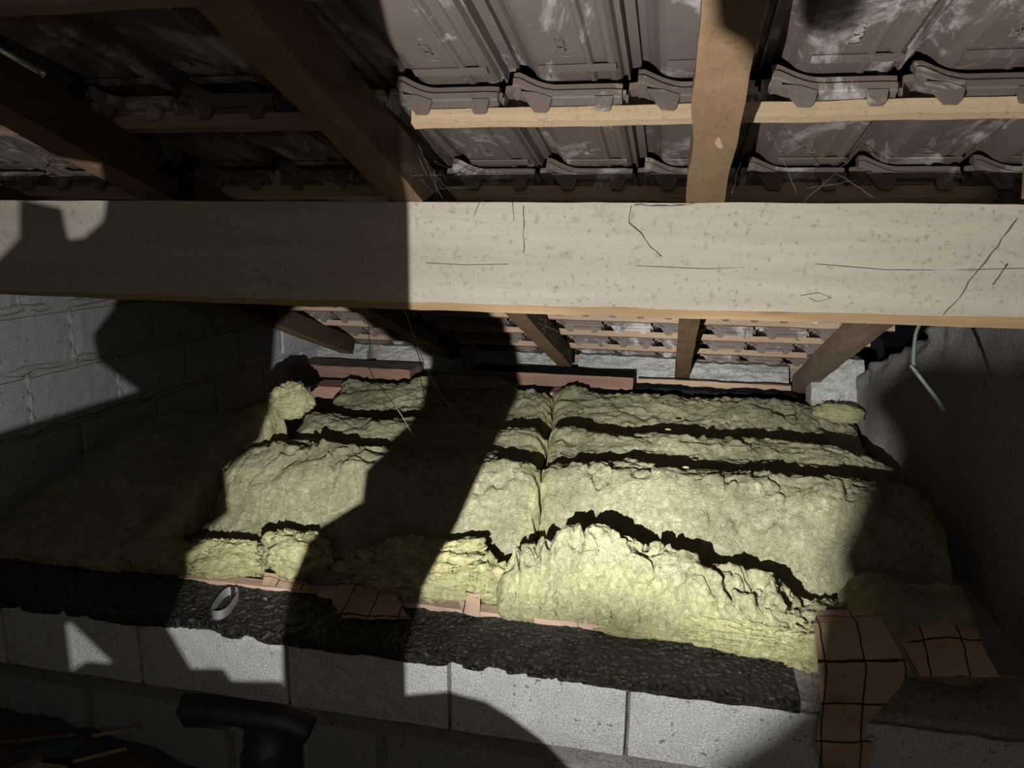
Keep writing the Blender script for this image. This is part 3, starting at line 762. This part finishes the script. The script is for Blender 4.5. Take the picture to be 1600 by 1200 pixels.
# ------------------------------------------------------------------ small metal, wires, rod
def strap():
    V = []; F = []; n = 28; c = Vector((-1.040, 1.548, -.916)); a = Vector((-.26, 1, 0)).normalized(); b = Vector((a.y, -a.x, 0))
    for i in range(n+1):
        th = 2*math.pi*(i/n)*.93+.2; L = .062; w_ = .020
        p = c+a*(L*math.copysign(abs(math.cos(th))**.55, math.cos(th)))+b*(w_*math.copysign(abs(math.sin(th))**.8, math.sin(th)))
        o = (p-c).normalized()*.0016
        for q in (p, p+o): V += [tuple(q), tuple(q+Vector((0, 0, .022)))]
    for i in range(n):
        k = 4*i; F += [(k, k+4, k+5, k+1), (k+2, k+3, k+7, k+6), (k+1, k+5, k+7, k+3), (k, k+2, k+6, k+4)]
    F += [(0, 1, 3, 2), (4*n, 4*n+2, 4*n+3, 4*n+1)]
    return finish('metal_strap', V, F, M['zinc'], smooth=False)
tag(strap(), 'flat metal strap bent into a loop lying on the left of the tar ledge', 'strap')
def poly(pts, k=5):
    P = [Vector(p) for p in pts]; out = []
    for i in range(len(P)-1):
        p0, p1, p2, p3 = P[max(i-1, 0)], P[i], P[i+1], P[min(i+2, len(P)-1)]
        for j in range(k):
            t = j/k; out.append(.5*((2*p1)+(-p0+p2)*t+(2*p0-5*p1+4*p2-p3)*t*t+(-p0+3*p1-3*p2+p3)*t**3))
    return out+[P[-1]]
rod = empty('cable_end', (.465, 1.65, -.30)); tag(rod, 'bent grey-green cable end hanging down from the right part of the beam', 'cable')
o = tubes('cable', [(poly([(.462, 1.60, -.16), (.463, 1.645, -.20), (.467, 1.65, -.268)]), .0040), (poly([(.467, 1.65, -.268), (.495, 1.65, -.302), (.520, 1.65, -.332), (.533, 1.648, -.352)]), [.0044]*12+[.0055]*4)], M['cable'], rod)
tubes('tie', [(poly([(.460, 1.646, -.262), (.468, 1.643, -.270), (.475, 1.646, -.276), (.470, 1.652, -.270)]), .0032)], M['cable'], rod)
o = tubes('wire', [(poly([(-.712, 1.62, -.16), (-.735, 1.75, -.21), (-.728, 1.74, -.30), (-.728, 1.75, -.36), (-.700, 1.85, -.47), (-.74, 2.1, -.62), (-.80, 2.35, -.70)]), .0010)], M['wire'])
tag(o, 'long thin wire hanging from the beam down to the middle batt', 'wire')
o = tubes('wire', [(poly([(-.60, 1.62, -.16), (-.62, 1.9, -.40), (-.60, 2.2, -.60), (-.58, 2.5, -.69)]), .0007)], M['wire'])
tag(o, 'second thin dark wire running down in the shadow beside the long wire', 'wire')
tb = empty('metal_rod', (-1.0, 1.03, .245)); tag(tb, 'grey metal rod with a flat shiny end beside the top left rafter', 'rod')
tubes('shaft', [([(-1.056, .78, .333), (-1.008, 1.02, .255), (-.997, 1.095, .231)], .0060)], M['metal'], tb)
tubes('tip', [([(-.997, 1.095, .231), (-.996, 1.101, .229)], .0075)], M['metal'], tb)

def web(name, strands, mat, label, r=.0005):
    q = random.Random(len(strands)*7+int(abs(strands[0][0][0])*1000)); lst = []
    for s in strands:
        P = [Vector(p) for p in s]; out = []
        for i in range(len(P)-1):
            n = max(2, int((P[i+1]-P[i]).length/.012))
            for j in range(n): out.append(P[i].lerp(P[i+1], j/n)+Vector((q.uniform(-1, 1), q.uniform(-.3, .1), q.uniform(-1, 1)))*.0016)
        out.append(P[-1]); lst.append((out, [r*q.uniform(.5, 1.9) for _ in out]))
    o = tubes(name, lst, mat); o['kind'] = 'stuff'; return tag(o, label, 'cobweb')
yy = 1.4965
web('cobweb', [[(.558, yy, .024), (.534, yy, -.024), (.509, yy, -.063), (.484, yy, -.114), (.462, yy, -.146)], [(.552, yy, -.055), (.535, yy, -.09)]], M['grime'], 'grimy web strand running diagonally down the right part of the beam', .0008)
web('cobweb', [[(-.096, yy, .040), (-.098, yy, .01), (-.075, yy, -.010), (-.056, yy, -.035), (-.035, yy, -.052)], [(-.09, yy, .043), (-.02, yy, .041), (.02, yy, .046)]], M['grime'], 'curly dark thread on the beam left of the middle rafter', .0005)
web('cobweb', [[(-.322, yy, .046), (-.320, yy, .012)], [(-.30, yy, .04), (-.30, yy, -.05)], [(-.39, yy, .045), (-.40, yy, .02)]], M['grime'], 'short dark drip of web on the beam right of the shadow edge', .0006)
q = random.Random(5)
def edgeweb(x0, x1, t0, t1, num, h0, h1):
    L = []
    for k in range(num):
        x = q.uniform(x0, x1); t = q.uniform(t0, t1)
        L.append([roof(x, t, q.uniform(h0, h1)), roof(x+q.uniform(-.03, .05), t+q.uniform(.02, .14), q.uniform(h0, h1))])
    return L
web('cobweb', edgeweb(-.499, -.47, -.16, .02, 9, .0, .09), M['web'], 'dusty cobwebs on the right side of the webbed rafter above the beam', .0003)
web('cobweb', [[roof(.14, -.10+.02, .10), roof(.20, .0, .02)], [roof(.30, .02, .10), roof(.24, -.0, .03), roof(.20, .03, .0)], [roof(.26, .02, .07), roof(.33, .0, .01)], [roof(.22, .03, .04), roof(.30, .02, .05)], [roof(.10, .0, .08), roof(.085, -.02, .01)]], M['web'], 'pale cobwebs between the beam and the tiles right of the middle rafter', .0004)
web('cobweb', [[(-.62, 1.61, -.168), (-.60, 1.63, -.19), (-.57, 1.63, -.196), (-.545, 1.61, -.168)], [(-.655, 1.61, -.168), (-.66, 1.62, -.188)], [(-.57, 1.62, -.17), (-.585, 1.66, -.20)]], M['web'], 'pale drooping web thread below the beam at the shadow edge', .0006)
web('cobweb', edgeweb(-.60, -.57, 1.55, 2.2, 24, -.02, .05)+edgeweb(-.503, -.49, .4, 2.2, 24, .0, .08), M['web'], 'dusty webs around the lower end of the webbed rafter', .0004)
# flecks of wool and dust on the batts
for (x, y, z, lab) in ((.33, 2.72, -.715, 'tiny white fleck on the far right of the right batt'), (.05, 2.27, -.700, 'small pale flake in the middle of the right batt'), (-.01, 2.73, -.705, 'tiny bright speck on the dark band of the right batt')):
    clump('wool_fleck', (x, y, z), (.009, .004, .003), lab, int(x*1000)+400, .5, 10, cat='fleck')

# ------------------------------------------------------------------ black tool close to the eye
# ------------------------------------------------------------------ the hand lamp: bulb, handle and added plates that shape its shadows
lp = empty('work_lamp', LAMP-Vector((0, 0, 1.19)))
tag(lp, 'black work lamp standing close at the bottom left, only its T-shaped handle in view', 'lamp')
def dirv(az, el): a, e = math.radians(az), math.radians(el); return Vector((math.sin(a)*math.cos(e), math.cos(a)*math.cos(e), math.sin(e)))
def gobo(name, pts, r, th=1.05, parent=lp):
    """unseen plate added to block the lamp, given by its corners (azimuth, elevation) as seen from the bulb"""
    P = []
    for i in range(len(pts)):
        a, b = pts[i], pts[(i+1) % len(pts)]; n = max(1, int(max(abs(a[0]-b[0]), abs(a[1]-b[1]))/6))
        for k in range(n): t = k/n; P.append((a[0]*(1-t)+b[0]*t, a[1]*(1-t)+b[1]*t))
    bm = bmesh.new(); vs = [bm.verts.new((p[0], p[1], 0)) for p in P]; bm.faces.new(vs)
    bmesh.ops.triangulate(bm, faces=bm.faces[:])
    bmesh.ops.subdivide_edges(bm, edges=[e for e in bm.edges if e.calc_length() > 12], cuts=2, use_grid_fill=True)
    tri = [tuple(v.index for v in f.verts) for f in (bm.verts.index_update(), bm.faces)[1]]
    V = [LAMP+dirv(v.co.x, v.co.y)*r for v in bm.verts]; n = len(V)
    be = [tuple(v.index for v in e.verts) for e in bm.edges if e.is_boundary]
    V += [LAMP+(v-LAMP)*th for v in V]
    F = [t for t in tri]+[tuple(i+n for i in t[::-1]) for t in tri]+[(a, b, b+n, a+n) for a, b in be]
    bm.free()
    return finish(name, [tuple(v) for v in V], F, M['gobo_black'], parent)
R1 = .046
gobo('gobo_left', [(-17, 62), (-16, 36), (-15.7, 15.5), (-15.7, 6), (-10.4, -2), (-9.1, -8), (-12.8, -16.5), (-15.3, -21), (-16.8, -26.6), (-16.8, -31), (-29, -31), (-28.8, -24.6), (-28.1, -21), (-26.2, -17), (-21.6, -14.6), (-21.2, -12), (-17.2, -8.8), (-16.8, -6), (-20, -4.2), (-23.5, -.4), (-26.4, -.4), (-28.6, -2), (-29.3, -8.2), (-38.9, -6.3), (-39.9, -5.2), (-41.4, -3.6), (-41.6, -1.6), (-40.2, 0), (-38.8, 2.6), (-47, 3.4), (-56, 2), (-56, 4.5), (-48, 6.4), (-46.1, 8.8), (-45.8, 11.6), (-43.2, 11.4), (-43, 9.2), (-42, 9.5), (-40.6, 11), (-40.2, 12.7), (-40.6, 17), (-56, 17.5), (-56, 62)], R1)  # added blocker, cut out to leave patches of light on the left
gobo('gobo_low_left', [(-48.5, -7.5), (-38.9, -6.3), (-29.4, -7.9), (-30.2, -10), (-33, -11.8), (-32.9, -15), (-36.4, -17.4), (-36.5, -19), (-38.6, -22.4), (-36.9, -26.1), (-34.2, -26.5), (-33.5, -27.6), (-30.4, -28), (-29, -28.2), (-28, -38), (-48.5, -38), (-48.5, -24.7), (-45.9, -24.6), (-44.8, -24.1), (-43, -24.6), (-45.6, -21), (-48.5, -21)], R1*1.02)
gobo('gobo_low_left', [(-64, -9), (-48, -7.5), (-45.9, -20), (-45.9, -38), (-64, -38)], R1*1.06)
gobo('skirt', [(-64, -37), (-28, -29.6), (-16.7, -30), (-12.4, -29.7), (-8.5, -30.4), (-5.7, -31.6), (-2.5, -33.2), (.4, -35.1), (5, -39), (12, -48), (25, -70), (-64, -70)], R1*1.04)  # added blocker, its edge cut to the lower shadow line
gobo('gobo_right', [(8, -55), (14.1, -32.7), (18.8, -28.4), (22, -24.6), (21.3, -21), (20.4, -17.8), (19.3, -15.9), (20, -12.4), (20.2, -8.8), (18, -7.6), (17.3, -6.4), (18.3, -4.6), (21, -2.2), (24, -1), (28, 0), (31, 2), (36, 6), (44, 14), (60, 36), (75, 70), (110, 70), (110, -55)], .0085, 1.12)  # added blocker close to the bulb for a soft shadow edge
gobo('gobo_upper', [(18.4, 41), (17.2, 36.5), (18.6, 34.6), (19, 32), (18.5, 29.6), (21.2, 28.6), (22.8, 29.1), (24.3, 30.5), (25.1, 32.1), (25.6, 37), (45, 46), (62, 48), (62, 56), (40, 54), (23, 43)], .014)  # added blocker for the dark patch on the upper tiles
gobo('gobo_back', [(-175, -80), (-60, -80), (-60, 80), (-175, 80)], R1*1.08)  # added blocker against spill behind the lamp
gobo('gobo_back', [(108, -80), (180, -80), (185, 80), (108, 80)], R1*1.08)
gobo('gobo_back', [(24, -80), (109, -80), (109, -54), (24, -54)], R1*1.08)
tubes('post', [([tuple(LAMP-Vector((0, .02, .085))), tuple(LAMP-Vector((0, .02, 1.19)))], .008)], M['black'], lp)
HS = .25/.42
def hp(*q): return [tuple(Vector(v)*HS) for v in q]
tubes('handle_grip', [(poly(hp((-.320, .42, -.330), (-.300, .42, -.3272), (-.270, .42, -.3268), (-.245, .422, -.328), (-.228, .426, -.336))), [.0055]+[.0070]*19+[.006])], M['black'], lp)
P = poly(hp((-.268, .421, -.334), (-.256, .421, -.345), (-.254, .421, -.365), (-.255, .42, -.42), (-.255, .42, -.62)), 6)
V, F = tube(P, [HS*(.010+.012*min(1, i/6)) for i in range(len(P))], 16)
finish('handle_neck', V, F, M['black'], lp, smooth=True)
o = tubes('bulb', [([tuple(LAMP-Vector((0, .012, .004))), tuple(LAMP-Vector((0, .004, 0)))], .003)], M['bulb'], lp)

# ------------------------------------------------------------------ rubble and odds and ends below the near wall
nx, ny = 60, 26; V = []; F = []
for i in range(nx):
    for j in range(ny):
        x = -1.99+1.5*i/(nx-1); y = .95+.54*j/(ny-1); q_ = np.array([[x*6, y*6, .4]])
        z = -1.49+.21*max(0, 1-((x+1.55)/.75)**2 if x > -1.55 else 1)*min(1, (y-.95)/.3)+.02*float(ridged(q_, 3, 88)[0]); V.append((x, y, max(z, -1.495)))
for i in range(nx-1):
    for j in range(ny-1): a = i*ny+j; F.append((a, a+ny, a+ny+1, a+1))
o = finish('rubble_heap', V, F, M['dust']); o['kind'] = 'stuff'; tag(o, 'dark heap of dust and rubble in the lower left corner', 'rubble')
def slat(name, a, b, wd, th, mat, label, cat):
    a, b = Vector(a), Vector(b); d = (b-a).normalized(); s = d.cross(Vector((0, 0, 1))).normalized()*wd; u = Vector((0, 0, th))
    V = [a-s, a+s, b+s, b-s]; V = V+[v+u for v in V]
    return tag(finish(name, [tuple(v) for v in V], BOXF, mat), label, cat)
slat('thin_stick', (-1.66, 1.345, -1.262), (-1.40, 1.43, -1.245), .003, .006, M['debris_wood'], 'upper thin pale stick in the dark lower left corner', 'stick')
slat('thin_stick', (-1.36, 1.437, -1.248), (-1.262, 1.482, -1.240), .003, .006, M['batten_brown'], 'short thin pale stick right of the dark green sheet', 'stick')
slat('thin_stick', (-1.35, 1.362, -1.262), (-1.245, 1.415, -1.247), .003, .006, M['batten_brown'], 'lower thin pale stick below the dark green sheet', 'stick')
slat('plastic_sheet', (-1.47, 1.37, -1.258), (-1.365, 1.40, -1.250), .035, .004, M['green'], 'dark green sheet lying on the rubble at the lower left', 'sheet')
rough_box('broken_brick', (-1.42, 1.29, -1.30), (-1.34, 1.335, -1.252), M['pinkbrick'], None, step=.02, amp=.005, seed=91)
tag(bpy.data.objects['broken_brick'], 'pinkish broken brick at the bottom left edge', 'brick')
slat('wooden_offcut', (-1.50, 1.28, -1.275), (-1.42, 1.345, -1.258), .010, .012, M['debris_wood'], 'grey wooden offcut beside the broken brick', 'offcut')
